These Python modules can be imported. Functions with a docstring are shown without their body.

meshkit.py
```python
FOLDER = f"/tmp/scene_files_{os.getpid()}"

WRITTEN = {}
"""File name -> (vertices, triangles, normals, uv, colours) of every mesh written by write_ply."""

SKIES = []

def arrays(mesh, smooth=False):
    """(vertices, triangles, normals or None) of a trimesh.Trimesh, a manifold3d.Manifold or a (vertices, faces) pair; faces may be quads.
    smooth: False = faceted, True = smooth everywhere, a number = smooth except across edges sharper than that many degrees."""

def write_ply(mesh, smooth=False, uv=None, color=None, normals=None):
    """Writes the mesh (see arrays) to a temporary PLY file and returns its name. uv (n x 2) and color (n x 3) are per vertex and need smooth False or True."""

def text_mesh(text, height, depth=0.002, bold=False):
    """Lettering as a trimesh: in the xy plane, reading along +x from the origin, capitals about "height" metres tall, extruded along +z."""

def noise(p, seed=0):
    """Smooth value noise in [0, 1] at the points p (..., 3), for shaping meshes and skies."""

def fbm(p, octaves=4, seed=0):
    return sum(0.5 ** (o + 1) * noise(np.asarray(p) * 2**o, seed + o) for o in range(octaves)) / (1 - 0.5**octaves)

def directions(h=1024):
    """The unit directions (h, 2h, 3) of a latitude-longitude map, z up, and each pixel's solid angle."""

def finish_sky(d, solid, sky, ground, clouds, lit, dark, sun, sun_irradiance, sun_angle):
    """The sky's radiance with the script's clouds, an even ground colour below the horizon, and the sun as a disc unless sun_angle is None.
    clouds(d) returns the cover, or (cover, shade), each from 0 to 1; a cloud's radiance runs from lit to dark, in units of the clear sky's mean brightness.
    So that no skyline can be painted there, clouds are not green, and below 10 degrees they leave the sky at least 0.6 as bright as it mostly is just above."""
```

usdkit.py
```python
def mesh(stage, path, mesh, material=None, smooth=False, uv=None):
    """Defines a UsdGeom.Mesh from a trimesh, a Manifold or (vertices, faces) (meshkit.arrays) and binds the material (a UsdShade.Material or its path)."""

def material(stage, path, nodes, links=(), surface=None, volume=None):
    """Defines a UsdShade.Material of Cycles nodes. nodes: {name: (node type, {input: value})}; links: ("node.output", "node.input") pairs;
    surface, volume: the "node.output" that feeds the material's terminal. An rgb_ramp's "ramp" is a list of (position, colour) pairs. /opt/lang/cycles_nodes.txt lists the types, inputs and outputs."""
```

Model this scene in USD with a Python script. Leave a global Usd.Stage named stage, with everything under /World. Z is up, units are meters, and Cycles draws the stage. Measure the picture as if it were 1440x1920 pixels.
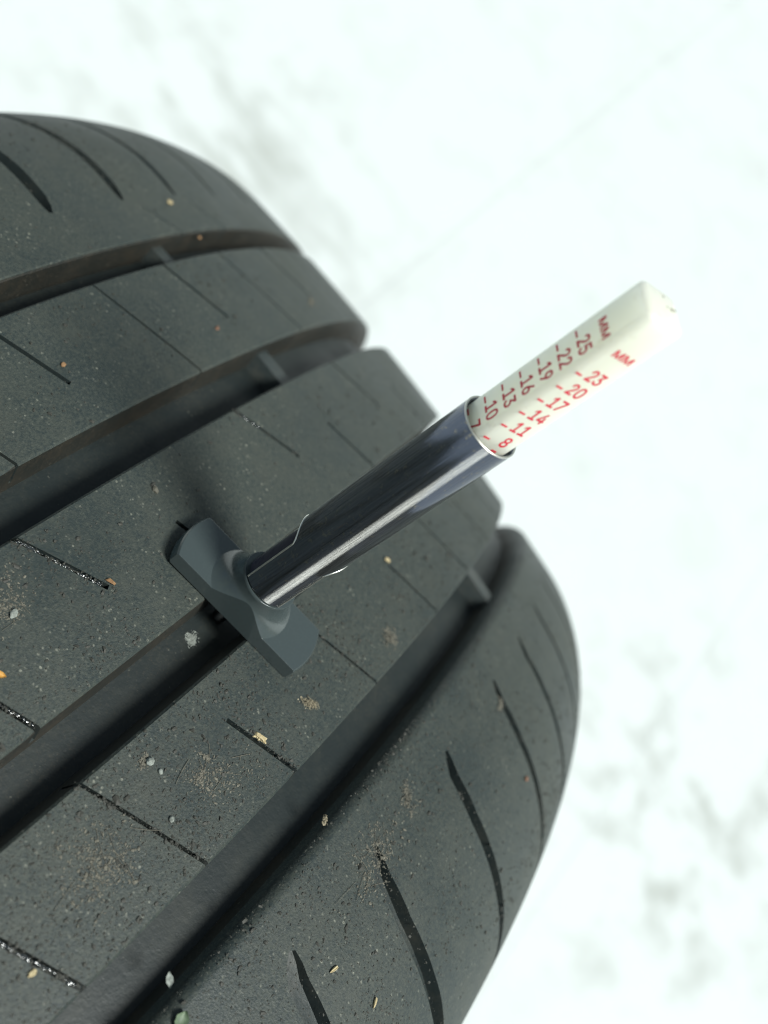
import math, random
import numpy as np
import trimesh, manifold3d
from manifold3d import Manifold, Mesh as MMesh, CrossSection
from pxr import Usd, UsdGeom, UsdLux, UsdShade, Sdf, Gf, Vt
import usdkit, meshkit

random.seed(7)
rng = np.random.default_rng(7)
stage = Usd.Stage.CreateInMemory()
UsdGeom.SetStageUpAxis(stage, UsdGeom.Tokens.z)
UsdGeom.SetStageMetersPerUnit(stage, 1.0)
UsdGeom.Xform.Define(stage, '/World')

# ------------------------------------------------------------------ camera, light
R = 0.32                       # tyre radius (m)
LEAN = math.radians(18)        # how far round the tyre the gauge stands from the very top
ca, sa = math.cos(LEAN), math.sin(LEAN)
ROT = np.array([[ca, 0, sa], [0, 1, 0], [-sa, 0, ca]])   # tyre frame -> world
CENTRE = np.array([0, 0, R])
CAM_T = np.array([-0.1597999, -0.0141472, 0.4770113])     # camera in the tyre frame
CAM_M = np.array([[0.4545007, 0.3905877, -0.8005438], [-0.6191558, 0.7846437, 0.0313106], [0.6403714, 0.4814307, 0.5984557]])
EXPOSURE = 0.75
cam = UsdGeom.Camera.Define(stage, '/World/camera')
M = np.eye(4)
M[:3, :3] = (ROT @ CAM_M).T
M[3, :3] = ROT @ CAM_T + CENTRE
cam.AddTransformOp().Set(Gf.Matrix4d(*M.ravel().tolist()))
cam.CreateHorizontalApertureAttr(36.0)
cam.CreateVerticalApertureAttr(48.0)
cam.CreateFocalLengthAttr(36.0 * 2299.56 / 1440)
cam.CreateFStopAttr(20.0)
cam.CreateFocusDistanceAttr(0.203)
cam.CreateClippingRangeAttr(Gf.Vec2f(0.01, 500))
cam.CreateExposureAttr(EXPOSURE)

SUN = ROT @ np.array([-0.22, -0.56, 0.79])
SUN /= np.linalg.norm(SUN)
dome = UsdLux.DomeLight.Define(stage, '/World/sky')
sky = usdkit.material(stage, '/World/Looks/sky_light', {
    'sky': ('sky_texture', {'sky_type': 'single_scattering', 'sun_disc': False, 'sun_elevation': math.asin(SUN[2]),
                            'sun_rotation': math.atan2(SUN[0], SUN[1]), 'air_density': 1.0, 'aerosol_density': 3.0, 'ozone_density': 0.7}),
    'co': ('texture_coordinate', {}),
    'n': ('noise_texture', {'scale': 2.2, 'detail': 5.0, 'roughness': 0.55}),
    'r': ('rgb_ramp', {'ramp': [(0.35, (0, 0, 0)), (0.62, (1, 1, 1))]}),
    'm': ('mix', {'mix_type': 'mix', 'color2': (2.7, 3.5, 3.5)}),
    'b': ('background_shader', {'strength': 0.05})},
    [('co.generated', 'n.vector'), ('n.fac', 'r.fac'), ('r.color', 'm.fac'), ('sky.color', 'm.color1'), ('m.color', 'b.color')], surface='b.background')
UsdShade.MaterialBindingAPI.Apply(dome.GetPrim()).Bind(sky)
dome.GetPrim().SetCustomDataByKey('kind', 'structure')
sun = UsdLux.DistantLight.Define(stage, '/World/sun')
sun.CreateNormalizeAttr(True)
sun.CreateIntensityAttr(0.9)
sun.CreateAngleAttr(20.0)
sun.CreateColorAttr(Gf.Vec3f(0.97, 1.0, 0.965))
zz = SUN; xx = np.cross([0, 1, 0], zz); xx /= np.linalg.norm(xx); yy = np.cross(zz, xx)
SM = np.eye(4); SM[0, :3] = xx; SM[1, :3] = yy; SM[2, :3] = zz
sun.AddTransformOp().Set(Gf.Matrix4d(*SM.ravel().tolist()))

# ------------------------------------------------------------------ materials
def mat(name, nodes, links, surface='p.BSDF'):
    return usdkit.material(stage, '/World/Looks/' + name, nodes, links, surface=surface)

def plain(name, color, rough=0.5, **kw):
    return mat(name, {'p': ('principled_bsdf', {'base_color': color, 'roughness': rough, **kw})}, [])

def rubber(name, base, dust, lo, hi, rough, bump, fine=1500.0, bevel=0.0):
    nodes = {
        'g': ('geometry', {}),
        'big': ('noise_texture', {'scale': 28.0, 'detail': 4.0, 'roughness': 0.6}),
        'spk': ('noise_texture', {'scale': 1500.0, 'detail': 3.0, 'roughness': 0.75}),
        'dot': ('voronoi_texture', {'scale': 900.0}),
        'dr': ('rgb_ramp', {'ramp': [(0.15, (1, 1, 1)), (0.28, (0, 0, 0))]}),
        'dm': ('math', {'math_type': 'multiply'}), 'dn': ('math', {'math_type': 'multiply', 'use_clamp': True}), 'd2': ('noise_texture', {'scale': 210.0, 'detail': 6.0, 'roughness': 0.8}), 'd3': ('rgb_ramp', {'ramp': [(0.49, (0.05, 0.05, 0.05)), (0.64, (1, 1, 1))]}),
        'c2': ('mix', {'mix_type': 'mix', 'color2': (0.22, 0.22, 0.18)}),
        'sm': ('noise_texture', {'scale': 110.0, 'detail': 9.0, 'roughness': 0.84}),
        'sr': ('rgb_ramp', {'ramp': [(0.46, (0, 0, 0)), (0.72, (0.85, 0.85, 0.85))]}),
        'c3': ('mix', {'mix_type': 'mix', 'color2': (base[0] * 2.7, base[1] * 2.0, base[2] * 1.65)}),
        'fin': ('noise_texture', {'scale': fine, 'detail': 3.0, 'roughness': 0.6}),
        'pit': ('voronoi_texture', {'scale': 620.0}),
        'pr': ('rgb_ramp', {'ramp': [(0.0, (0, 0, 0)), (0.22, (1, 1, 1))]}),
        'mul': ('math', {'math_type': 'multiply_add', 'value2': 0.45, 'value3': 0.0}),
        'add': ('math', {'math_type': 'add'}),
        'r': ('rgb_ramp', {'ramp': [(lo, (0, 0, 0)), (hi, (1, 1, 1))]}),
        'c': ('mix', {'mix_type': 'mix', 'color1': base, 'color2': dust}),
        'rr': ('map_range', {'from_min': 0.3, 'from_max': 0.7, 'to_min': rough - 0.08, 'to_max': rough + 0.1}),
        'h': ('mix', {'mix_type': 'multiply', 'fac': 0.55}),
        'b': ('bump', {'strength': bump, 'distance': 0.0004}),
        'p': ('principled_bsdf', {'specular_ior_level': 0.42})}
    links = [('g.position', n + '.vector') for n in ('big', 'spk', 'fin', 'pit', 'dot', 'sm')] + [
        ('big.fac', 'mul.value1'), ('mul.value', 'add.value1'), ('spk.fac', 'add.value2'), ('add.value', 'r.fac'), ('r.color', 'c.fac'),
        ('dot.distance', 'dr.fac'), ('dr.color', 'dm.value1'), ('r.color', 'dm.value2'), ('g.position', 'd2.vector'), ('d2.fac', 'd3.fac'), ('dm.value', 'dn.value1'), ('d3.color', 'dn.value2'), ('dn.value', 'c2.fac'), ('c.color', 'c3.color1'), ('sm.fac', 'sr.fac'), ('sr.color', 'c3.fac'), ('c3.color', 'c2.color1'),
        ('c2.color', 'p.base_color'), ('big.fac', 'rr.value'), ('rr.result', 'p.roughness'), ('pit.distance', 'pr.fac'),
        ('fin.color', 'h.color1'), ('pr.color', 'h.color2'), ('h.color', 'b.height'), ('b.normal', 'p.normal')]
    if bevel:
        nodes['bv'] = ('bevel', {'radius': bevel, 'samples': 6})
        links.append(('bv.bevel', 'b.normal'))
    return mat(name, nodes, links)

TREAD = rubber('tread_rubber', (0.0158, 0.0236, 0.0232), (0.040, 0.047, 0.039), 0.60, 0.86, 0.58, 0.40, fine=2600.0)
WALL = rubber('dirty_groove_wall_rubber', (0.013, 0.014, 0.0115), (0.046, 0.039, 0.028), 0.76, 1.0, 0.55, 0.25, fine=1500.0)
CUTS = rubber('cut_wall_rubber', (0.019, 0.026, 0.026), (0.034, 0.033, 0.028), 0.8, 1.0, 0.42, 0.2)
FLOOR = rubber('groove_rubber', (0.0085, 0.0130, 0.0130), (0.026, 0.026, 0.021), 0.78, 0.98, 0.58, 0.25, fine=900.0)  # cleaner rubber; groove shade is also darkened into its base colour
BARR = rubber('wear_bar_rubber', (0.020, 0.027, 0.027), (0.07, 0.07, 0.06), 0.82, 0.98, 0.50, 0.3)

def bevelled(name, color, rough, radius, noise=0.0, **kw):
    nodes = {'bv': ('bevel', {'radius': radius, 'samples': 6}), 'g': ('geometry', {}),
             'n': ('noise_texture', {'scale': 700.0, 'detail': 5.0, 'roughness': 0.7}),
             'rr': ('map_range', {'from_min': 0.35, 'from_max': 0.7, 'to_min': rough * 0.8, 'to_max': rough * 1.35}),
             'b': ('bump', {'strength': noise, 'distance': 0.0002}),
             'p': ('principled_bsdf', {'base_color': color, **kw})}
    return mat(name, nodes, [('g.position', 'n.vector'), ('n.fac', 'rr.value'), ('rr.result', 'p.roughness'), ('bv.bevel', 'b.normal'), ('n.fac', 'b.height'), ('b.normal', 'p.normal')])

FOOT = bevelled('grey_foot_plastic', (0.038, 0.049, 0.049), 0.17, 0.00022, 0.05, specular_ior_level=0.75)
NECK = bevelled('dark_neck_plastic', (0.018, 0.016, 0.024), 0.32, 0.00015, 0.15, specular_ior_level=0.5)
# worn chrome: long shallow scratches along the tube (stretched noise) and specks
CHROME = mat('worn_chrome', {
    'co': ('texture_coordinate', {}),
    'mp': ('mapping', {'scale': (5000.0, 5000.0, 130.0)}),
    'n': ('noise_texture', {'scale': 1.0, 'detail': 4.0, 'roughness': 0.65}),
    'n2': ('noise_texture', {'scale': 900.0, 'detail': 3.0, 'roughness': 0.7}),
    'sp': ('rgb_ramp', {'ramp': [(0.58, (0, 0, 0)), (0.68, (1, 1, 1))]}),
    'rr': ('map_range', {'from_min': 0.3, 'from_max': 0.75, 'to_min': 0.03, 'to_max': 0.10}),
    'c': ('mix', {'mix_type': 'mix', 'color1': (0.09, 0.105, 0.15), 'color2': (0.24, 0.22, 0.18)}),
    'b': ('bump', {'strength': 0.10, 'distance': 0.00005}),
    'mp2': ('mapping', {'scale': (3200.0, 3200.0, 70.0)}),
    'n3': ('noise_texture', {'scale': 1.0, 'detail': 5.0, 'roughness': 0.75}),
    'mr': ('map_range', {'from_min': 0.35, 'from_max': 0.7, 'to_min': 0.10, 'to_max': 0.26}),
    'gl': ('glossy_bsdf', {'color': (0.62, 0.63, 0.60), 'roughness': 0.42, 'anisotropy': 0.93, 'rotation': 0.0}),
    'tg': ('tangent', {'direction_type': 'radial', 'axis': 'z'}),
    'mx': ('mix_closure', {}),
    'p': ('principled_bsdf', {'metallic': 1.0})},
    [('co.object', 'mp.vector'), ('mp.vector', 'n.vector'), ('co.object', 'n2.vector'), ('n2.fac', 'sp.fac'), ('sp.color', 'c.fac'),
     ('c.color', 'p.base_color'), ('n.fac', 'rr.value'), ('rr.result', 'p.roughness'), ('n.fac', 'b.height'), ('b.normal', 'p.normal'),
     ('co.object', 'mp2.vector'), ('mp2.vector', 'n3.vector'), ('n3.fac', 'mr.value'), ('mr.result', 'mx.fac'), ('p.BSDF', 'mx.closure1'), ('gl.BSDF', 'mx.closure2'), ('b.normal', 'gl.normal'), ('tg.tangent', 'gl.tangent')], surface='mx.closure')
CUTEDGE = plain('bright_cut_steel', (0.78, 0.76, 0.70), 0.32, metallic=1.0)
STEEL = plain('bright_pin_steel', (0.6, 0.6, 0.6), 0.2, metallic=1.0)
IVORY = mat('ivory_plastic', {
    'co': ('texture_coordinate', {}),
    'n': ('noise_texture', {'scale': 330.0, 'detail': 4.0, 'roughness': 0.7}),
    'r': ('rgb_ramp', {'ramp': [(0.60, (0.68, 0.665, 0.525)), (0.72, (0.60, 0.57, 0.44))]}),
    'bv': ('bevel', {'radius': 0.0003, 'samples': 6}),
    'p': ('principled_bsdf', {'roughness': 0.3, 'subsurface_weight': 0.6, 'subsurface_scale': 0.003, 'subsurface_radius': (1.0, 0.9, 0.7)})},
    [('co.object', 'n.vector'), ('n.fac', 'r.fac'), ('r.color', 'p.base_color'), ('bv.bevel', 'p.normal')])
RED = plain('red_print', (0.56, 0.020, 0.042), 0.45)
GRIME = plain('grey_smudge', (0.30, 0.29, 0.22), 0.7)
GRIT = mat('mixed_grit', {
    'g': ('geometry', {}),
    'r': ('rgb_ramp', {'interpolate': False, 'ramp': [(0.0, (0.030, 0.030, 0.024)), (0.14, (0.085, 0.085, 0.066)), (0.40, (0.145, 0.140, 0.105)), (0.74, (0.23, 0.22, 0.175)), (0.93, (0.46, 0.47, 0.44))]}),
    'p': ('principled_bsdf', {'roughness': 0.7})}, [('g.random_per_island', 'r.fac'), ('r.color', 'p.base_color')])

def crumb_mat(name, a, b, scale=1500.0, rough=0.8):
    return mat(name, {'g': ('geometry', {}), 'n': ('noise_texture', {'scale': scale, 'detail': 4.0, 'roughness': 0.7}),
                      'r': ('rgb_ramp', {'ramp': [(0.35, a), (0.65, b)]}), 'p': ('principled_bsdf', {'roughness': rough})},
               [('g.position', 'n.vector'), ('n.fac', 'r.fac'), ('r.color', 'p.base_color')])
SOIL = crumb_mat('dry_soil', (0.060, 0.056, 0.042), (0.145, 0.135, 0.105))
WOOD = crumb_mat('orange_wood', (0.15, 0.075, 0.03), (0.25, 0.15, 0.07))
STRAW = crumb_mat('pale_straw', (0.26, 0.20, 0.10), (0.44, 0.37, 0.22))
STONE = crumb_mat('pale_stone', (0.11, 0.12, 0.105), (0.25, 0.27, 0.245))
FLUFF = crumb_mat('dull_fluff', (0.13, 0.11, 0.07), (0.30, 0.26, 0.18))
RUST = crumb_mat('rust_crumb', (0.12, 0.06, 0.035), (0.20, 0.11, 0.07))
LEAFO = crumb_mat('orange_leaf', (0.36, 0.16, 0.02), (0.52, 0.29, 0.06), 900.0, 0.6)
LEAFG = crumb_mat('green_leaf', (0.06, 0.09, 0.055), (0.11, 0.15, 0.09), 900.0, 0.6)

# pale concrete slabs with soft brown-grey smudges and tyre scuffs
GROUND = mat('pale_concrete', {
    'g': ('geometry', {}),
    'mp': ('mapping', {'scale': (24.0, 7.0, 1.0)}),
    'n': ('noise_texture', {'scale': 1.0, 'detail': 5.0, 'roughness': 0.6}),
    'n2': ('noise_texture', {'scale': 16.0, 'detail': 5.0, 'roughness': 0.65}),
    'n3': ('noise_texture', {'scale': 420.0, 'detail': 3.0, 'roughness': 0.6}),
    'm1': ('mapping', {'scale': (6.0, 3.6, 1.0), 'location': (-4.1, -1.05, 0.0)}),
    's1': ('gradient_texture', {'gradient_type': 'spherical'}),
    'm2': ('mapping', {'scale': (4.5, 5.0, 1.0), 'location': (-2.75, 1.95, 0.0)}),
    's2': ('gradient_texture', {'gradient_type': 'spherical'}),
    'ss': ('math', {'math_type': 'add', 'use_clamp': True}),
    'sw': ('math', {'math_type': 'multiply_add', 'value2': 0.85, 'value3': 0.12}),
    'pick': ('mix', {'mix_type': 'mix'}),
    'r': ('rgb_ramp', {'ramp': [(0.485, (0, 0, 0)), (0.67, (1, 1, 1))]}),
    'k': ('math', {'math_type': 'multiply'}),
    'c': ('mix', {'mix_type': 'mix', 'color1': (0.52, 0.552, 0.545), 'color2': (0.17, 0.18, 0.14)}),
    'b': ('bump', {'strength': 0.3, 'distance': 0.002}),
    'p': ('principled_bsdf', {'roughness': 0.75})},
    [('g.position', 'mp.vector'), ('mp.vector', 'n.vector'), ('g.position', 'n2.vector'), ('g.position', 'n3.vector'),
     ('g.position', 'm1.vector'), ('m1.vector', 's1.vector'), ('g.position', 'm2.vector'), ('m2.vector', 's2.vector'),
     ('s1.fac', 'ss.value1'), ('s2.fac', 'ss.value2'), ('ss.value', 'sw.value1'),
     ('s1.fac', 'pick.fac'), ('n2.color', 'pick.color1'), ('n.color', 'pick.color2'), ('pick.color', 'r.fac'),
     ('r.color', 'k.value1'), ('sw.value', 'k.value2'), ('k.value', 'c.fac'), ('c.color', 'p.base_color'),
     ('n3.fac', 'b.height'), ('b.normal', 'p.normal')])

# ------------------------------------------------------------------ scene helpers
used = {}
def numbered(path):
    n = used.get(path, 0); used[path] = n + 1
    return path if n == 0 else '%s_%03d' % (path, n)

def obj(name, mesh, material, parent=None, smooth=30, label=None):
    path = numbered((str(parent.GetPath()) if parent is not None else '/World') + '/' + name)
    m = usdkit.mesh(stage, path, mesh, material, smooth=smooth)
    if label: m.GetPrim().SetCustomDataByKey('label', label)
    return m.GetPrim()

def place(prim, F):
    """F: 4 x 4, columns x, y, z, origin."""
    UsdGeom.Xformable(prim).AddTransformOp().Set(Gf.Matrix4d(*F.T.ravel().tolist()))

def tag(prim, label, category=None, group=None, kind=None):
    for k, v in (('label', label), ('category', category), ('group', group), ('kind', kind)):
        if v: prim.SetCustomDataByKey(k, v)

def thing(name, label, category, F, group=None, kind=None):
    x = UsdGeom.Xform.Define(stage, numbered('/World/' + name)).GetPrim()
    place(x, F); tag(x, label, category, group, kind)
    return x

TYRE = np.eye(4); TYRE[:3, :3] = ROT; TYRE[:3, 3] = CENTRE

# ------------------------------------------------------------------ ground
gx = UsdGeom.Xform.Define(stage, '/World/ground').GetPrim()
tag(gx, 'pale concrete ground with soft dirt smudges and slab joints', kind='structure')
def slab(a0, a1, b0, b1, z=0.0):
    bx = trimesh.creation.box((a1 - a0, b1 - b0, 0.1)); bx.apply_translation(((a0 + a1) / 2, (b0 + b1) / 2, -0.05 + z))
    return bx
base = trimesh.creation.box((60, 60, 0.1)); base.apply_translation((0, 0, -0.053))
obj('bed', base, GROUND, gx, smooth=False)
for (b0, b1) in ((-1.6, -0.3902), (-0.3898, 0.0523), (0.0527, 1.5)):
    s = slab(-2.0, 3.0, b0, b1)
    s.apply_transform(trimesh.transformations.rotation_matrix(math.radians(4.3), (0, 0, 1)))
    obj('slab', s, GROUND, gx, smooth=False)

# ------------------------------------------------------------------ tyre
C0, Y1, W1, H1 = 0.6, 0.073, 0.042, 0.035
def prof(y):
    y = np.asarray(y, float)
    a = np.clip((np.abs(y) - Y1) / W1, 0, 1)
    return R - C0 * y ** 2 - H1 * (1 - np.sqrt(1 - a ** 2))
def pnorm(y):
    e = 1e-5
    d = (prof(y + e) - prof(y - e)) / (2 * e)
    n = np.stack([-d, np.ones_like(d)], -1)
    return n / np.linalg.norm(n, axis=-1, keepdims=True)          # (y, r)
def surf(s, y, h=0.0):
    """Point at arc length s (m, along the tread), lateral y, height h over the tread, in the tyre frame."""
    th = s / R; r = prof(y) + h
    return np.stack([r * np.sin(th), np.broadcast_to(y, np.shape(r)), r * np.cos(th)], -1)
def frame(s, y, h=0.0, spin=0.0):
    """World frame on the tread: z outwards, x along the tread turned by spin."""
    th = s / R
    n2 = pnorm(np.array(float(y)))
    z = np.array([n2[1] * math.sin(th), n2[0], n2[1] * math.cos(th)])
    x = np.array([math.cos(th), 0, -math.sin(th)]); y_ = np.cross(z, x)
    c, q = math.cos(spin), math.sin(spin)
    F = np.eye(4); F[:3, 0] = c * x + q * y_; F[:3, 1] = -q * x + c * y_; F[:3, 2] = z
    F[:3, 3] = surf(s, y, 0.0) + h * z
    return TYRE @ F

def revolve(poly, n=600):
    """Closed (y, r) polygon swept round the tyre axis."""
    poly = np.asarray(poly, float); k = len(poly)
    th = np.linspace(0, 2 * np.pi, n, endpoint=False)
    v = np.stack([poly[None, :, 1] * np.sin(th)[:, None], np.broadcast_to(poly[None, :, 0], (n, k)), poly[None, :, 1] * np.cos(th)[:, None]], -1).reshape(-1, 3)
    i, j = np.meshgrid(np.arange(n), np.arange(k), indexing='ij')
    a = i * k + j; b = ((i + 1) % n) * k + j; c = ((i + 1) % n) * k + (j + 1) % k; d = i * k + (j + 1) % k
    f = np.concatenate([np.stack([a, b, c], -1).reshape(-1, 3), np.stack([a, c, d], -1).reshape(-1, 3)])
    t = trimesh.Trimesh(v, f, process=False)
    if t.volume < 0: t.invert()
    return t
def man(t):
    return Manifold(MMesh(np.asarray(t.vertices, np.float32), np.asarray(t.faces, np.uint32)))

def blade(pts, widths, depth, top=0.0012, taper=1.0):
    """A curved knife along points (s, y) on the tread: the space it cuts away."""
    pts = np.asarray(pts, float); widths = np.broadcast_to(np.asarray(widths, float), (len(pts),)); depth = np.broadcast_to(np.asarray(depth, float), (len(pts),))
    t = np.gradient(pts, axis=0); t /= np.linalg.norm(t, axis=1)[:, None]
    nrm = np.c_[-t[:, 1], t[:, 0]]
    rows = []
    for sgn, h in ((1, 1), (-1, 1), (-1, 0), (1, 0)):
        q = pts + nrm * (sgn * widths / 2)[:, None] * (1 if h else taper)
        base_ = surf(q[:, 0], q[:, 1])
        n2 = pnorm(q[:, 1]); th = q[:, 0] / R
        n3 = np.stack([n2[:, 1] * np.sin(th), n2[:, 0], n2[:, 1] * np.cos(th)], -1)
        rows.append(base_ + n3 * (np.full(len(q), top) if h else -depth)[:, None])
    v = np.stack(rows, 1).reshape(-1, 3); f = []
    m = len(pts)
    for i in range(m - 1):
        for j in range(4):
            a, b = i * 4 + j, i * 4 + (j + 1) % 4
            f += [[a, b, b + 4], [a, b + 4, a + 4]]
    f += [[0, 2, 1], [0, 3, 2], [4 * m - 4, 4 * m - 3, 4 * m - 2], [4 * m - 4, 4 * m - 2, 4 * m - 1]]
    tm = trimesh.Trimesh(v, f, process=False)
    if tm.volume < 0: tm.invert()
    return man(tm)

DEPTH = 0.0072
GROOVES = ((0.0490, 0.0556), (0.0134, 0.0234), (-0.0236, -0.0134), (-0.0567, -0.0467))     # y of both edges
def rib_poly(ya, yb, soft_a=0.0, soft_b=0.0, slope=0.16):
    """Cross-section of a rib from y=ya to y=yb, sharp or rounded shoulders, walls leaning out below."""
    pts = []
    def corner(y, sgn, soft):
        r0 = float(prof(y)); bot = r0 - 0.0105
        w = (0.0105) * slope
        if soft:
            out = [(y + sgn * w, bot)]
            for k in range(9):
                a = (k / 8) * math.pi / 2
                out.append((y - sgn * soft * (1 - math.cos(a)) + sgn * w * (0.0 if k else 0.12) , float(prof(y - sgn * soft * (1 - math.cos(a)))) - soft * 1.25 * (1 - math.sin(a))))
            return out
        e = 0.00036
        return [(y + sgn * w, bot), (y + sgn * e * 0.2, r0 - e * 1.3), (y - sgn * e, float(prof(y - sgn * e)))]
    A = corner(ya, -1, soft_a); B = corner(yb, 1, soft_b)
    ys = np.linspace(A[-1][0], B[-1][0], max(3, int((yb - ya) / 0.0016)))[1:-1]
    return A + [(y, float(prof(y))) for y in ys] + B[::-1]

def shoulder_poly(sgn, y_in, soft):
    inner = rib_poly(0.03, y_in, soft_b=soft)      # only its outer corner is used
    yend = 0.1147
    ys = Y1 + W1 * np.sin(np.linspace(math.asin(max(0, (0.060 - Y1) / W1)), math.asin((yend - Y1) / W1), 40))
    w = 0.0105 * 0.16; r0 = float(prof(y_in))
    pts = [(y_in - w, r0 - 0.0105)]
    for k in range(9):
        a = (k / 8) * math.pi / 2
        yy_ = y_in + soft * (1 - math.cos(a))
        pts.append((yy_ - (w * 0.12 if k == 0 else 0), float(prof(yy_)) - soft * 1.25 * (1 - math.sin(a))))
    pts += [(y, float(prof(y))) for y in np.r_[np.linspace(pts[-1][0], Y1, 10)[1:-1], ys] if y > pts[-1][0] + 1e-4]
    pts += [(0.1148, 0.2660), (0.104, 0.2720), (0.097, 0.2900), (0.085, 0.3015)]
    return [(sgn * y, r) for y, r in pts]

# the places of the cuts that can be seen, and an even pitch beyond them
def rest(seen, pitch, lo=-0.20, hi=0.36):
    out = []
    k = max(seen) + pitch
    while k < hi: out.append(k); k += pitch
    k = min(seen) - pitch
    while k > lo: out.append(k); k -= pitch
    return out
mm = 0.001
tyre = thing('car_tyre', 'worn black car tyre with four long tread grooves standing on pale concrete', 'tyre', TYRE)

def line(p0, p1, n=8):
    p0, p1 = np.array(p0), np.array(p1)
    return p0 + np.linspace(0, 1, n)[:, None] * (p1 - p0)

SIPE = 0.00075
# rib between the two right grooves: full and half sipes turn about
cut = []
seen = [-66.3, -39.1, -13.9, 16.9, 50.7, 77.4, 104.7]
for i, s in enumerate(seen):
    s *= mm
    full = i in (1, 3, 5)
    slope = (9.0 * mm, -23.1 * mm)
    wdt = {0: 0.0011, 2: 0.0009, 1: 0.0007}.get(i, 0.0006)
    if full: pts = line((s - 9.6 * mm, -0.0222), (s + 0.4 * mm, -0.0480))
    else: pts = line((s - 5.6 * mm, -0.0318), (s + 0.4 * mm, -0.0480))
    cut.append(blade(pts, wdt, 0.0055))
for i, s in enumerate(rest([x * mm for x in seen], 0.028)):
    cut.append(blade(line((s - (9.6 if i % 2 else 5.6) * mm, -0.0222 if i % 2 else -0.0318), (s + 0.4 * mm, -0.0480)), SIPE, 0.0055))
ribs = [('rib', rib_poly(-0.0467, -0.0236), cut)]
# middle rib: half sipes from both sides
cut = []
a_seen = [-30.6, 34.3, 88.5]; b_seen = [-47.9, 4.6, 68.3]
for s in [x * mm for x in a_seen] + rest([x * mm for x in a_seen], 0.057):
    cut.append(blade(line((s - 0.5 * mm, 0.0145), (s + 8.6 * mm, -0.0020)), 0.00105 if abs(s + .0306) < .001 else 0.0009, 0.005))
for s in [x * mm for x in b_seen] + rest([x * mm for x in b_seen], 0.057):
    cut.append(blade(line((s - 5.2 * mm, 0.0008), (s + 0.5 * mm, -0.0146)), 0.0011 if s < -.04 else 0.0009, 0.005))
ribs.append(('rib', rib_poly(-0.0134, 0.0134), cut))
# left rib: full and half sipes
cut = []
h_seen = [-5.5, 51.6, 107.0]; f_seen = [24.8, 78.0]
for s in [x * mm for x in h_seen] + rest([x * mm for x in h_seen], 0.055):
    cut.append(blade(line((s - 1.6 * mm, 0.0502), (s + 6.3 * mm, 0.0322)), 0.0010, 0.005))
for s in [x * mm for x in f_seen] + rest([x * mm for x in f_seen], 0.055):
    cut.append(blade(line((s - 0.6 * mm, 0.0500), (s + 10.0 * mm, 0.0222)), 0.0006, 0.005))
ribs.append(('rib', rib_poly(0.0234, 0.0490), cut))
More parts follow.
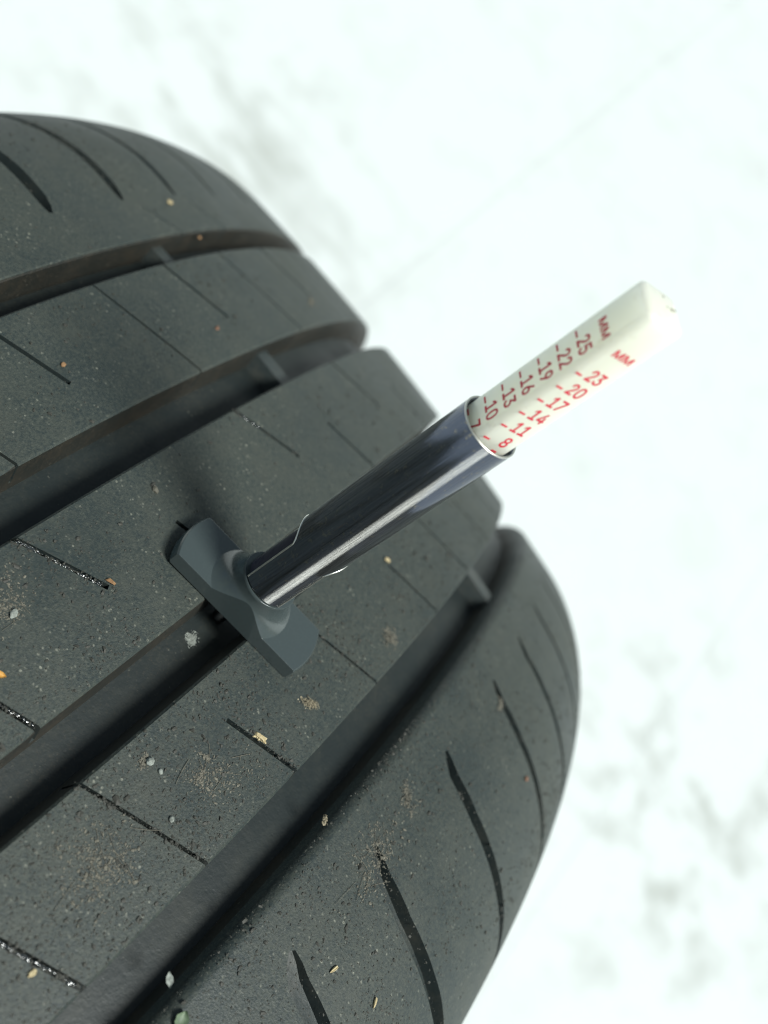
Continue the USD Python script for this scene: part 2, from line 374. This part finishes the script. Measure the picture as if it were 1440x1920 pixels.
# shoulders: slanting grooves that run over the edge of the tread
S2X = [-36.4, -9.5, 22.3, 53.9, 79.7, 106.0]
S2W = [5.0, 4.3, 3.3, 2.9, 2.6, 2.3]
cut = []
shape_y = np.array([66.6, 68.5, 71, 75, 80, 86, 92, 97, 101, 105, 108.5, 111, 113]) * mm
def shoulder_cut(s, sgn, w):
    ds = np.interp(shape_y, np.array([66.6, 71, 80, 90, 100, 113]) * mm, np.array([0, -2.6, -4.3, -4.6, -4.2, -4.0]) * mm)
    wd = np.interp(shape_y, np.array([66.6, 68.5, 71, 76, 97, 113]) * mm, np.array([0.30, 0.72, 0.95, 1.0, 1.0, 0.6]) * w)
    dp = np.interp(shape_y, np.array([66.6, 70, 76, 100, 113]) * mm, np.array([0.8, 2.0, 2.7, 2.5, 1.0]) * mm)
    return blade(np.c_[s + ds * (1 if sgn < 0 else -0.4), sgn * shape_y], wd, dp, taper=0.8)
for s, w in list(zip(S2X, S2W)) + [(x / mm, 2.2) for x in rest([x * mm for x in S2X], 0.029)]:
    cut.append(shoulder_cut(s * mm, -1, w * mm))
ribs.append(('shoulder_rib', shoulder_poly(-1, 0.0567, 0.0030), cut))
S1X = [4.0, 30.6, 56.9, 82.0, 107.4]
S1W = [4.2, 4.0, 3.4, 2.5, 1.5]
cut = []
for s, w in list(zip(S1X, S1W)) + [(x / mm, 2.0) for x in rest([x * mm for x in S1X], 0.029)]:
    cut.append(shoulder_cut(s * mm, 1, w * mm))
for s, e in ((70.5, 58.0), (95.0, 58.5)):           # hairline sipes of the left shoulder
    cut.append(blade(line((s * mm, 0.0545), (s * mm - 0.008, 0.0645)), 0.0004, 0.003))
ribs.append(('shoulder_rib', shoulder_poly(1, 0.0556, 0.0005), cut))
for name, poly, cut in ribs:
    core = man(revolve(poly)).as_original(); cid = core.original_id()
    m = core - Manifold.batch_boolean(cut, manifold3d.OpType.Add)
    rm = m.to_mesh()
    v, f = rm.vert_properties[:, :3], rm.tri_verts
    made = np.zeros(len(f), bool)                      # faces left by a cutting blade
    ri = np.asarray(rm.run_index) // 3
    for k, oid in enumerate(rm.run_original_id): made[ri[k]:ri[k + 1]] = oid != cid
    cen = v[f].mean(1)
    deep = prof(cen[:, 1]) - np.hypot(cen[:, 0], cen[:, 2])
    low = ~made & (deep > (0.0041 if name == 'shoulder_rib' and poly[0][0] < 0 else 0.00035)) & (np.abs(cen[:, 1]) < 0.0580 if name == 'shoulder_rib' else True)
    rib = obj(name, trimesh.Trimesh(v, f[~low & ~made], process=True), TREAD, tyre, smooth=28)
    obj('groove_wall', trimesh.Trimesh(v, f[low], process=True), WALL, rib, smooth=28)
    for piece in trimesh.Trimesh(v, f[made], process=True).split(only_watertight=False):      # one part for each cut
        if len(piece.faces) > 6: obj('cut_wall', piece, CUTS, rib, smooth=28)

# carcass: groove floors and sidewalls
def carcass():
    ys = np.linspace(-0.094, 0.094, 95)
    top = [(y, float(prof(y)) - DEPTH) for y in ys]
    side = [(0.100, 0.2950), (0.1065, 0.2760), (0.1150, 0.2657), (0.1185, 0.2600), (0.1215, 0.2480), (0.1205, 0.2340), (0.1150, 0.2180), (0.1060, 0.2060), (0.0980, 0.2020),
            (0.0930, 0.2020), (0.0930, 0.2080), (0.1030, 0.2240), (0.1090, 0.2440), (0.1020, 0.2640), (0.0920, 0.2840), (0.0800, 0.2950), (0.0, 0.3005)]
    return top + side + [(-y, r) for y, r in side[-2::-1]]
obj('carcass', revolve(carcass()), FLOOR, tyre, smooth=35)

# wear bars: low rubber bridges across the groove floors
def bar(s0, s1, ya, yb, h):
    rows = []
    ss = np.linspace(s0, s1, 6)
    v, f = [], []
    for s in ss:
        for y, d in ((ya - 0.0016, -0.009), (yb + 0.0016, -0.009), (yb + 0.0016, -DEPTH + h), (ya - 0.0016, -DEPTH + h)):
            k = 0.0012 if (d > -0.008) and s in (ss[0], ss[-1]) else 0.0
            v.append(surf(s + (k if s == ss[0] else -k), y, d))
    for i in range(len(ss) - 1):
        for j in range(4):
            a, b = i * 4 + j, i * 4 + (j + 1) % 4
            f += [[a, b, b + 4], [a, b + 4, a + 4]]
    m = 4 * len(ss)
    f += [[0, 2, 1], [0, 3, 2], [m - 4, m - 3, m - 2], [m - 4, m - 2, m - 1]]
    t = trimesh.Trimesh(np.array(v), f, process=False)
    if t.volume < 0: t.invert()
    return t
for (s0, s1), (ya, yb) in zip(((0.0570, 0.0635), (0.0625, 0.0700), (0.066, 0.073), (0.0830, 0.0910)), GROOVES):
    obj('wear_bar', bar(s0, s1, ya, yb, 0.0040), BARR, tyre, smooth=20)

# ------------------------------------------------------------------ tread depth gauge
gz = np.array([0.0, -0.0335, 1.0]); gz /= np.linalg.norm(gz)
gv = np.array([0.984, 0.177, 0.0]); gv -= gz * (gv @ gz); gv /= np.linalg.norm(gv)
gu = np.cross(gz, gv)
GF = np.eye(4); GF[:3, 0] = gv; GF[:3, 1] = gu; GF[:3, 2] = gz; GF[:3, 3] = (0, -0.0177, R - 0.0001)
gauge = thing('tread_depth_gauge', 'chrome tread depth gauge with extended white millimetre stick standing across a tyre groove', 'depth gauge', TYRE @ GF)

def lathe(rz, n=240):
    """(r, z) outline turned round the z axis; worked out in millimetres."""
    return CrossSection([np.asarray(rz, float) / mm], manifold3d.FillRule.NonZero).revolve(n).scale([mm] * 3)
A0 = 0.62
fl = [(5.72 + 3.0 * (1 - math.sin(a)) / (1 - math.sin(A0)), 3.0 + 5.4 * (math.cos(A0) - math.cos(a)) / math.cos(A0)) for a in np.linspace(A0, math.pi / 2, 24)]
foot = lathe([(0, 0), (15.6 * mm, 0), (16 * mm, 0.4 * mm), (16 * mm, 2.6 * mm), (15.7 * mm, 3.0 * mm)] + [(r * mm, z * mm) for r, z in fl] + [(5.6 * mm, 8.8 * mm), (0, 8.8 * mm)])
slab_ = trimesh.creation.box((12.0 * mm, 40 * mm, 30 * mm))
foot = foot ^ man(slab_)
obj('foot', foot, FOOT, gauge, smooth=9)
obj('neck', lathe([(0, 8.6 * mm), (4.55 * mm, 8.6 * mm), (4.55 * mm, 26 * mm), (0, 26 * mm)]), NECK, gauge, smooth=40)
RIM = 63.3 * mm
sl = lathe([(4.95 * mm, 8.95 * mm), (5.3 * mm, 8.95 * mm), (5.42 * mm, 9.1 * mm), (5.42 * mm, RIM - 0.12 * mm), (5.3 * mm, RIM), (5.0 * mm, RIM), (4.92 * mm, RIM - 0.1 * mm)], 160)
cap = Manifold.cylinder(12 * mm, 3.8 * mm, 3.8 * mm, 48).rotate([90, 0, 0]).scale([1, 1, 2.7 / 3.8])
for sg in (1, -1):
    body = Manifold.cube([7.6 * mm, 8 * mm, 13.6 * mm], True).translate([0, sg * 5 * mm, 8 * mm + 6.8 * mm])
    c1 = cap.translate([0, 6 * mm, 0]).translate([0, sg * 6.5 * mm, 21.5 * mm])
    sl = sl - body - c1
sleeve = obj('sleeve', sl, CHROME, gauge, smooth=30)
def wire(pts, rad, n=8):
    return tube(np.asarray(pts), rad, n)
pin = trimesh.creation.cylinder(radius=1.3 * mm, height=7.1 * mm, sections=32); pin.apply_translation((0, 0, -3.5 * mm))
obj('pin', pin, STEEL, gauge)

SPIN = math.radians(-13.0)
A = 7.4 * mm
def stick_mesh():
    q = CrossSection.square([A - 3.0 * mm, A - 3.0 * mm], True).offset(1.5 * mm, manifold3d.JoinType.Round, 2.0, 48)
    body = q.extrude(95.0 * mm - 20 * mm).translate([0, 0, 20 * mm])
    # soft top edge
    tops = []
    for k in range(7):
        a = k / 6 * math.pi / 2
        tops.append(q.offset(-0.9 * mm * (1 - math.cos(a)), manifold3d.JoinType.Round, 2.0, 48).extrude(0.05 * mm).translate([0, 0, 94.9 * mm + 0.9 * mm * math.sin(a)]))
    top = Manifold.batch_hull(tops)
    return body + top
stick = obj('scale_stick', stick_mesh().rotate([0, 0, 45 + math.degrees(SPIN)]), IVORY, gauge, smooth=30)
# each face: lateral axis w (0 at its left edge, seen from outside), tip is up
def face(side):
    az = math.radians(135) if side == 'left' else math.radians(225)
    n = np.array([math.cos(az + SPIN), math.sin(az + SPIN), 0])
    up = np.array([0, 0, 1.0]); w = np.cross(up, n)
    F = np.eye(4); F[:3, 0] = w; F[:3, 1] = up; F[:3, 2] = n; F[:3, 3] = n * (A / 2) - w * (A / 2)
    return F
def printed(text, w, h, height, side, name, squeeze=0.88, bold=False):
    t = meshkit.text_mesh(text, height, depth=0.00006, bold=bold)
    t.apply_translation(-np.r_[(t.bounds[0, :2] + t.bounds[1, :2]) / 2, 0.00003])
    t.vertices[:, 0] *= squeeze
    t.apply_translation((w, h, 0.00001)); t.apply_transform(face(side))
    obj(name, t, RED, stick, smooth=False)
def tick(w, h, side, length=1.15 * mm):
    b = trimesh.creation.box((length, 0.34 * mm, 0.00008)); b.apply_translation((w, h, 0.00001)); b.apply_transform(face(side))
    obj('scale_tick', b, RED, stick, smooth=False)
STEP = 1.195 * mm
for k in (4, 7, 10, 13, 16, 19, 22, 25):
    h = 62.4 * mm + (k - 7) * STEP
    tick(2.1 * mm, h, 'left')
    printed(str(k), (4.65 if k > 9 else 5.2) * mm, h + 0.95 * mm, 2.3 * mm, 'left', 'scale_number', 0.76, True)
printed('MM', 4.2 * mm, 88.5 * mm, 1.4 * mm, 'left', 'unit_mark', 1.12, True)
for k in (5, 8, 11, 14, 17, 20, 23):
    h = 64.2 * mm + (k - 8) * STEP
    tick(1.3 * mm, h, 'right')
    printed(str(k), (4.0 if k > 9 else 4.5) * mm, h + 0.85 * mm, 2.3 * mm, 'right', 'scale_number', 0.76, True)
printed('MM', 3.7 * mm, 88.1 * mm, 1.4 * mm, 'right', 'unit_mark', 1.12, True)
# worn scuffs on the end of the stick
for (x, y, r) in ((1.5, -1.4, 0.32), (2.1, -1.9, 0.25), (1.0, -0.6, 0.18), (2.3, 0.6, 0.2)):
    t = trimesh.creation.icosphere(2, 1.0); t.vertices *= np.array([r * 1.5, r, 0.05]) * mm
    t.vertices[:, :2] *= (1 + 0.5 * (meshkit.noise(t.vertices / mm * 4 + x) - 0.5))[:, None]
    t.apply_translation((x * mm, y * mm, 95.87 * mm))
    obj('scuff_mark', t, GRIME, stick)

# ------------------------------------------------------------------ debris on the tread
def rough_ball(rx, ry, rz, seed, sub=2, amp=0.5, freq=1.6):
    t = trimesh.creation.icosphere(sub, 1.0)
    d = meshkit.fbm(t.vertices * freq + seed * 7.3, 3, seed) - 0.5
    t.vertices *= (1 + amp * 2 * d)[:, None]
    t.vertices *= np.array([rx, ry, rz])
    return t
def chip(l, w, h, seed):
    r = np.random.default_rng(seed)
    p = r.uniform(-1, 1, (16, 3)); p[:, 0] *= np.sqrt(np.clip(1 - 0.4 * p[:, 1] ** 2, 0, 1))
    t = trimesh.Trimesh(p * np.array([l / 2, w / 2, h / 2])).convex_hull
    t.apply_translation((0, 0, h * 0.35))
    return t
def tube(pts, rad, n=5):
    pts = np.asarray(pts); t = np.gradient(pts, axis=0); t /= np.linalg.norm(t, axis=1)[:, None] + 1e-12
    a = np.cross(t, [0.31, 0.2, 0.93]); a /= np.linalg.norm(a, axis=1)[:, None] + 1e-12; b = np.cross(t, a)
    ph = np.linspace(0, 2 * np.pi, n, endpoint=False); rad = np.broadcast_to(rad, (len(pts),))
    v = (pts[:, None] + rad[:, None, None] * (a[:, None] * np.cos(ph)[None, :, None] + b[:, None] * np.sin(ph)[None, :, None])).reshape(-1, 3)
    f = []
    for i in range(len(pts) - 1):
        for j in range(n):
            p, q = i * n + j, i * n + (j + 1) % n
            f += [[p, q, q + n], [p, q + n, p + n]]
    m = len(pts)
    f += [[0, j + 1, j] for j in range(1, n - 1)] + [[(m - 1) * n, (m - 1) * n + j, (m - 1) * n + j + 1] for j in range(1, n - 1)]
    return trimesh.Trimesh(v, f, process=False)
def clump(l, w, h, seed, n=60, fibres=14, gs=(0.1, 0.32)):
    """Loose soil or fluff: crumbs of all sizes dropped along a few ragged trails, with stray fibres."""
    r = np.random.default_rng(seed); parts = []
    hub = r.normal(0, 0.28, (max(4, n // 25), 2)); spread = r.uniform(0.06, 0.26, len(hub))
    for k in range(n):
        i = r.integers(len(hub)); p = hub[i] + r.standard_t(3, 2) * spread[i]
        if np.hypot(*p) > 1.1: continue
        g = gs[0] * math.exp(min(abs(r.normal(0, 0.62)), math.log(gs[1] / gs[0]))) * mm
        z = max(0, 0.5 - p @ p) * h * r.uniform(0, 0.8)
        b = rough_ball(g * r.uniform(1, 1.7), g * r.uniform(0.6, 1), g * r.uniform(0.35, 0.7), seed * 100 + k, 1, 0.8, 1.2)
        a = r.uniform(0, 6.28); c, q = math.cos(a), math.sin(a)
        b.vertices[:, :2] = b.vertices[:, :2] @ np.array([[c, q], [-q, c]])
        b.apply_translation((p[0] * l, p[1] * w, z)); parts.append(b)
    for k in range(fibres):
        p = r.normal(0, 0.3, 2) * (l, w); a = r.uniform(0, 6.28); L = r.uniform(0.25, 0.6) * max(l, w)
        t = np.linspace(-0.5, 0.5, 7)
        c = np.c_[p[0] + t * L * math.cos(a) + 0.2 * L * t ** 2 * math.sin(a), p[1] + t * L * math.sin(a), h * r.uniform(0.3, 0.9) * (1 - 2 * t ** 2) + 0.00006]
        parts.append(tube(c, 0.00004 * r.uniform(0.7, 1.3)))
    return trimesh.util.concatenate(parts)
def husk(l, w, h):
    t = trimesh.creation.icosphere(3, 1.0)
    x = t.vertices[:, 0]
    t.vertices[:, 1] *= 0.75 + 0.25 * x; t.vertices[:, 2] += 0.25 * x ** 2
    t.vertices *= np.array([l / 2, w / 2, h / 2])
    t.vertices[:, 2] += h * 0.4 - 0.00008 * np.cos(t.vertices[:, 1] / w * 12)
    return t
def leaf_bit(l, w, seed):
    nx, ny = 14, 8
    u, v_ = np.meshgrid(np.linspace(-1, 1, nx), np.linspace(-1, 1, ny), indexing='ij')
    wid = np.clip(1 - np.abs(u) ** 2.2, 0.06, 1) * (0.85 + 0.3 * meshkit.noise(np.stack([u * 3, u * 0, u * 0 + seed], -1)))
    x = u * l / 2; y = v_ * wid * w / 2; z = 0.0003 + 0.22 * w * v_ ** 2 + 0.06 * l * u ** 2 + 0.03 * l * np.sin(u * 4 + seed)
    top = np.stack([x, y, z + 0.00005], -1).reshape(-1, 3); bot = np.stack([x, y, z - 0.00005], -1).reshape(-1, 3)
    f = []; N = nx * ny
    for i in range(nx - 1):
        for j in range(ny - 1):
            a, b, c, d = i * ny + j, (i + 1) * ny + j, (i + 1) * ny + j + 1, i * ny + j + 1
            f += [[a, b, c], [a, c, d], [N + a, N + c, N + b], [N + a, N + d, N + c]]
    edge = [i * ny for i in range(nx)] + [(nx - 1) * ny + j for j in range(1, ny)] + [i * ny + ny - 1 for i in range(nx - 2, -1, -1)] + [j for j in range(ny - 2, 0, -1)]
    for a, b in zip(edge, edge[1:] + edge[:1]):
        f += [[a, N + a, N + b], [a, N + b, b]]
    return trimesh.Trimesh(np.vstack([top, bot]), f, process=False)
def debris(name, mesh, m, s, y, label, cat, spin=0.0, h=0.0, group=None):
    o = obj(name, mesh, m, None, smooth=35)
    place(o, frame(s * mm, y * mm, h * mm, spin))
    tag(o, label, cat, group)
    return o

# worn bright edges of the sleeve: round the scale end and along both slots
a_ = np.linspace(0, 2 * np.pi, 97)
obj('worn_edge', wire(np.c_[5.28 * mm * np.cos(a_), 5.28 * mm * np.sin(a_), np.full(97, RIM - 0.03 * mm)], 0.17 * mm), CUTEDGE, sleeve, smooth=60)
for sg in (1, -1):
    o = [(-3.8, z) for z in np.linspace(9.2, 21.5, 12)] + [(-3.8 * math.cos(t), 21.5 + 2.7 * math.sin(t)) for t in np.linspace(0.1, math.pi - 0.1, 28)] + [(3.8, z) for z in np.linspace(21.5, 9.2, 12)]
    q = [(x * mm, sg * math.sqrt(5.38 ** 2 - x ** 2) * mm, z * mm) for x, z in o]
    obj('worn_edge', wire(q, 0.19 * mm), CUTEDGE, sleeve, smooth=60)

debris('leaf_fragment', leaf_bit(3.0 * mm, 1.4 * mm, 3), LEAFO, -47.8, -2.9, 'curled orange leaf fragment on the middle rib at the left edge of the picture', 'leaf', 2.2)
debris('leaf_fragment', leaf_bit(3.2 * mm, 2.2 * mm, 5), LEAFG, -58.4, -60.3, 'grey green leaf fragment on the right shoulder at the bottom edge', 'leaf', 0.4)
debris('wood_chip', chip(2.2 * mm, 1.1 * mm, 0.7 * mm, 4), WOOD, -21.2, -1.4, 'orange brown wood chip at the end of a cut on the middle rib', 'wood chip', -1.0)
debris('straw_piece', clump(1.5 * mm, 0.5 * mm, 0.5 * mm, 9, 40, 0, (0.15, 0.42)) + chip(3.2 * mm, 0.95 * mm, 0.8 * mm, 12), STRAW, -16.2, -37.9, 'pale yellow straw piece wedged in a cut below the gauge foot', 'straw', -1.2)
debris('fluff_tuft', clump(2.5 * mm, 1.2 * mm, 0.7 * mm, 21, 120, 70, (0.08, 0.22)), FLUFF, -2.0, -40.0, 'fuzzy brown tuft of fluff beside the right end of the gauge foot', 'fluff', -0.9)
debris('fluff_tuft', clump(1.2 * mm, 0.7 * mm, 0.5 * mm, 22, 20, 16, (0.12, 0.3)), FLUFF, -15.2, -56.4, 'small grey fluff tuft on the edge of the right dark groove', 'fluff', 0.4, -0.6)
debris('pebble', rough_ball(0.85 * mm, 0.6 * mm, 0.35 * mm, 3, 3, 0.6), STONE, -39.1, 3.2, 'pale flat pebble alone on the middle rib near the left edge', 'pebble', 0.3, 0.25)
debris('pebble', rough_ball(0.75 * mm, 0.6 * mm, 0.5 * mm, 5, 3, 0.5), STONE, -36.4, -28.3, 'round white pebble beside a dirt smear on the rib below the gauge', 'pebble', 0.0, 0.3)
debris('pebble', rough_ball(0.55 * mm, 0.42 * mm, 0.35 * mm, 8, 2, 0.3), STONE, -39.6, -37.4, 'small greenish white pebble low on the rib between two cuts', 'pebble', 0.6, 0.2)
debris('pebble', rough_ball(0.5 * mm, 0.36 * mm, 0.3 * mm, 9, 2, 0.3), STONE, -36.0, -30.6, 'tiny grey pebble right beside the round white pebble', 'pebble', 0.9, 0.2)
debris('seed_husk', husk(2.0 * mm, 0.8 * mm, 0.5 * mm), STRAW, -32.2, -74.2, 'pale oval seed husk between two slanting shoulder grooves, the left one', 'seed husk', -0.2)
debris('seed_husk', husk(1.9 * mm, 0.7 * mm, 0.5 * mm), STRAW, -28.6, -84.1, 'pale tilted seed husk close to the wide shoulder groove, the lower right one', 'seed husk', 0.5)
debris('petal', leaf_bit(2.4 * mm, 1.2 * mm, 8), STONE, -55.6, -54.9, 'white curled petal at the edge of the right groove low in the picture', 'petal', 0.9, -0.8)
debris('soil_clump', clump(3.6 * mm, 2.6 * mm, 0.6 * mm, 31, 240, 10, (0.07, 0.26)), SOIL, 28.5, -42.5, 'spread of dry brown soil on the rib right of the gauge tube', 'soil', 0.3)
debris('soil_clump', clump(4.6 * mm, 3.2 * mm, 0.5 * mm, 32, 240, 16, (0.06, 0.22)), SOIL, 4.2, -66.2, 'spread of dry brown soil on the right shoulder above the wide groove', 'soil', 0.6)
debris('soil_clump', clump(2.2 * mm, 0.9 * mm, 0.4 * mm, 33, 90, 6, (0.08, 0.22)), SOIL, -27.6, -33.9, 'narrow grey brown soil smear below the straw piece', 'soil', -1.0)
debris('soil_clump', clump(1.7 * mm, 1.3 * mm, 0.5 * mm, 34, 80, 5, (0.08, 0.25)), SOIL, -37.6, -27.6, 'crumbly soil clump just left of the round white pebble', 'soil', 0.2)
debris('soil_clump', clump(4.2 * mm, 1.8 * mm, 0.4 * mm, 35, 120, 3, (0.08, 0.28)), SOIL, 110.0, 30.0, 'dark soil smear far along the left rib near its horizon', 'soil', 0.2)
debris('soil_clump', clump(3.6 * mm, 2.2 * mm, 0.4 * mm, 36, 120, 3, (0.08, 0.28)), SOIL, 50.0, -71.0, 'brown soil spread at the top of the right shoulder grooves', 'soil', 0.2)
debris('soil_clump', clump(11.0 * mm, 7.5 * mm, 0.15 * mm, 61, 620, 10, (0.06, 0.30)), SOIL, -54.0, -34.5, 'thin gritty dirt spread over the lower left rib just above the wet cut', 'soil', 0.2)
debris('soil_clump', clump(9.0 * mm, 6.0 * mm, 0.15 * mm, 62, 420, 8, (0.06, 0.26)), SOIL, -28.0, -37.0, 'loose gritty dirt over the rib around the small white pebbles and the straw piece', 'soil', -0.5)
debris('soil_clump', clump(13.0 * mm, 6.0 * mm, 0.15 * mm, 63, 520, 10, (0.06, 0.26)), SOIL, -12.0, -69.0, 'loose brown dirt sprinkled on the right shoulder inside the ends of the slanting grooves', 'soil', 0.1)
debris('soil_clump', clump(8.0 * mm, 5.5 * mm, 0.15 * mm, 64, 300, 4, (0.06, 0.24)), SOIL, -38.0, 5.0, 'fine dirt scattered on the middle rib round the flat pale pebble', 'soil', 0.4)
debris('bark_crumb', chip(2.2 * mm, 1.3 * mm, 0.9 * mm, 41), STRAW, 45.2, -30.5, 'tan bark crumb at the start of a cut right of the gauge sleeve', 'bark crumb', -0.8)
debris('bark_crumb', rough_ball(0.6 * mm, 0.5 * mm, 0.4 * mm, 43, 2), RUST, 44.1, -86.4, 'rust red crumb between two grooves of the right shoulder', 'bark crumb', 0.1, 0.2)
debris('bark_crumb', rough_ball(0.85 * mm, 0.55 * mm, 0.45 * mm, 44, 2), SOIL, 0.2, 7.7, 'grey brown crumb alone on the middle rib above the gauge foot', 'bark crumb', 1.2, 0.2)
debris('bark_crumb', rough_ball(0.9 * mm, 0.7 * mm, 0.35 * mm, 45, 2, 0.8), STRAW, 75.8, 64.4, 'tan crumb below the third cut of the left shoulder', 'bark crumb', 0.2, 0.2)
debris('bark_crumb', rough_ball(0.7 * mm, 0.4 * mm, 0.35 * mm, 46, 2, 0.8), WOOD, 77.3, 54.2, 'orange crumb in the uppermost groove', 'bark crumb', 0.1, -0.8)
debris('bark_crumb', rough_ball(0.55 * mm, 0.45 * mm, 0.4 * mm, 47, 2), WOOD, 2.4, 35.9, 'small orange crumb at the left end of the left rib', 'bark crumb', 0.1, 0.2)
debris('bark_crumb', rough_ball(0.6 * mm, 0.4 * mm, 0.3 * mm, 48, 2, 0.8), RUST, 50.2, 30.7, 'dark reddish crumb on the left rib near the second groove', 'bark crumb', 0.1, 0.2)
debris('bark_crumb', rough_ball(0.7 * mm, 0.45 * mm, 0.3 * mm, 49, 2, 0.8), STRAW, -70.6, -39.7, 'pale yellowish crumb at the lower left corner', 'bark crumb', 0.1, 0.2)
debris('pale_grains', clump(1.9 * mm, 1.4 * mm, 0.4 * mm, 51, 800, 0, (0.045, 0.11)), STONE, -8.6, -17.7, 'pale speckled spot of fine grains on the groove floor in front of the gauge foot', 'dust', 0.4, -DEPTH / mm)  # bright spot built from fine pale grains

# fine grit strewn over the ribs: one object
def grit(n=24000):
    r = np.random.default_rng(99)
    m = 400000
    S = r.uniform(-82, 150, m) * mm; Y = r.uniform(-103, 95, m) * mm
    keep = np.ones(m, bool)
    for a, b in GROOVES: keep &= ~((Y > a - 0.0003) & (Y < b + 0.0003))
    c = meshkit.fbm(np.stack([S * 70, Y * 70, 0 * S], -1), 4, 5)
    w = 0.05 + 2.2 * np.clip(c - 0.47, 0, 1)
    w += 0.95 * np.exp(-((S + 0.055) / 0.034) ** 2 - ((Y + 0.033) / 0.022) ** 2) + 0.40 * np.exp(-((S - 0.005) / 0.035) ** 2 - ((Y + 0.068) / 0.012) ** 2)
    w += 0.22 * np.exp(-((S - 0.02) / 0.035) ** 2 - ((Y + 0.036) / 0.014) ** 2)
    w *= np.where((Y > -0.01) & (S > -0.02), 0.45, 1.0) * np.exp(-np.clip(S - 0.06, 0, 1) / 0.06)
    keep &= r.uniform(0, 1.1, m) < w
    S, Y = S[keep][:n], Y[keep][:n]
    for s0, y0, s1, y1, k in ((-71.0, -35.0, -66.3, -46.5, 150), (-48.7, -23.5, -39.1, -46.5, 160), (-18.0, -32.0, -13.9, -46.5, 110), (-31.0, 13.0, -22.7, -1.0, 120),
                              (11.0, -33.0, 16.9, -46.5, 60), (-52.0, -2.0, -47.9, -13.0, 70), (45.5, -31.0, 50.7, -46.5, 40), (34.0, 13.0, 43.0, -2.0, 60)):
        t = r.uniform(0, 1, k) ** 1.3        # packed along the cuts
        S = np.r_[S, (s0 + t * (s1 - s0) + r.normal(0, 0.28, k)) * mm]; Y = np.r_[Y, (y0 + t * (y1 - y0) + r.normal(0, 0.28, k)) * mm]
    n = len(S)
    g = np.minimum(0.36, 0.046 * np.exp(np.abs(r.normal(0, 0.74, n)))) * mm * np.where(r.uniform(size=n) < 0.02, 1.6, 1.0)
    ico = trimesh.creation.icosahedron()
    v = ico.vertices[None] * (1 + r.uniform(-0.4, 0.4, (n, 12, 1))) * np.stack([r.uniform(0.8, 2.0, n), np.ones(n), np.full(n, 0.65)], -1)[:, None] * g[:, None, None]
    a = r.uniform(0, 6.28, n); ca_, sa_ = np.cos(a)[:, None], np.sin(a)[:, None]
    v = np.stack([v[..., 0] * ca_ - v[..., 1] * sa_, v[..., 0] * sa_ + v[..., 1] * ca_, v[..., 2]], -1)
    n2 = pnorm(Y); th = S / R
    z = np.stack([n2[:, 1] * np.sin(th), n2[:, 0], n2[:, 1] * np.cos(th)], -1); x = np.stack([np.cos(th), 0 * th, -np.sin(th)], -1); y_ = np.cross(z, x)
    P = surf(S, Y) + z * (g * 0.2)[:, None]
    V = P[:, None] + v[..., :1] * x[:, None] + v[..., 1:2] * y_[:, None] + v[..., 2:] * z[:, None]
    F = (ico.faces[None] + 12 * np.arange(n)[:, None, None]).reshape(-1, 3)
    return trimesh.Trimesh(V.reshape(-1, 3), F, process=False)
g = obj('grit', grit(), GRIT, None, smooth=False)
place(g, TYRE)
tag(g, 'fine sandy grit strewn over the ribs of the tyre', 'grit', kind='stuff')

# wet beads in three of the cuts, which glint
WATER = mat('wet_film', {'p': ('principled_bsdf', {'base_color': (0.012, 0.014, 0.014), 'roughness': 0.04, 'specular_ior_level': 0.9, 'coat_weight': 1.0})}, [])
def beads():
    r = np.random.default_rng(5); parts = []
    for s0, y0, s1, y1, k, g in ((-74.5, -25.5, -66.8, -45.8, 150, 0.42), (-30.2, 12.6, -22.9, -0.9, 110, 0.26), (-53.0, 0.0, -48.0, -12.5, 60, 0.26), (34.6, 12.6, 37.6, 7.5, 26, 0.26)):
        for q in range(k):
            t = r.uniform(0, 1); a = g * r.uniform(0.35, 1.0) * mm
            b = rough_ball(a * 1.3, a * 0.7, a * 0.55, int(r.integers(1e6)), 2, 0.45, 1.8)
            ang = math.atan2(y1 - y0, s1 - s0); c, w = math.cos(ang), math.sin(ang)
            b.vertices[:, :2] = b.vertices[:, :2] @ np.array([[c, w], [-w, c]])
            ss, yy2 = (s0 + t * (s1 - s0)) * mm + r.normal(0, 0.12) * mm, (y0 + t * (y1 - y0)) * mm
            F = np.linalg.inv(TYRE) @ frame(ss, yy2, -0.10 * mm)
            b.apply_transform(F); parts.append(b)
    return trimesh.util.concatenate(parts)
wb = obj('water_beads', beads(), WATER, None, smooth=True)
place(wb, TYRE)
tag(wb, 'wet glinting beads of water caught along cuts of the tread', 'water', kind='stuff')
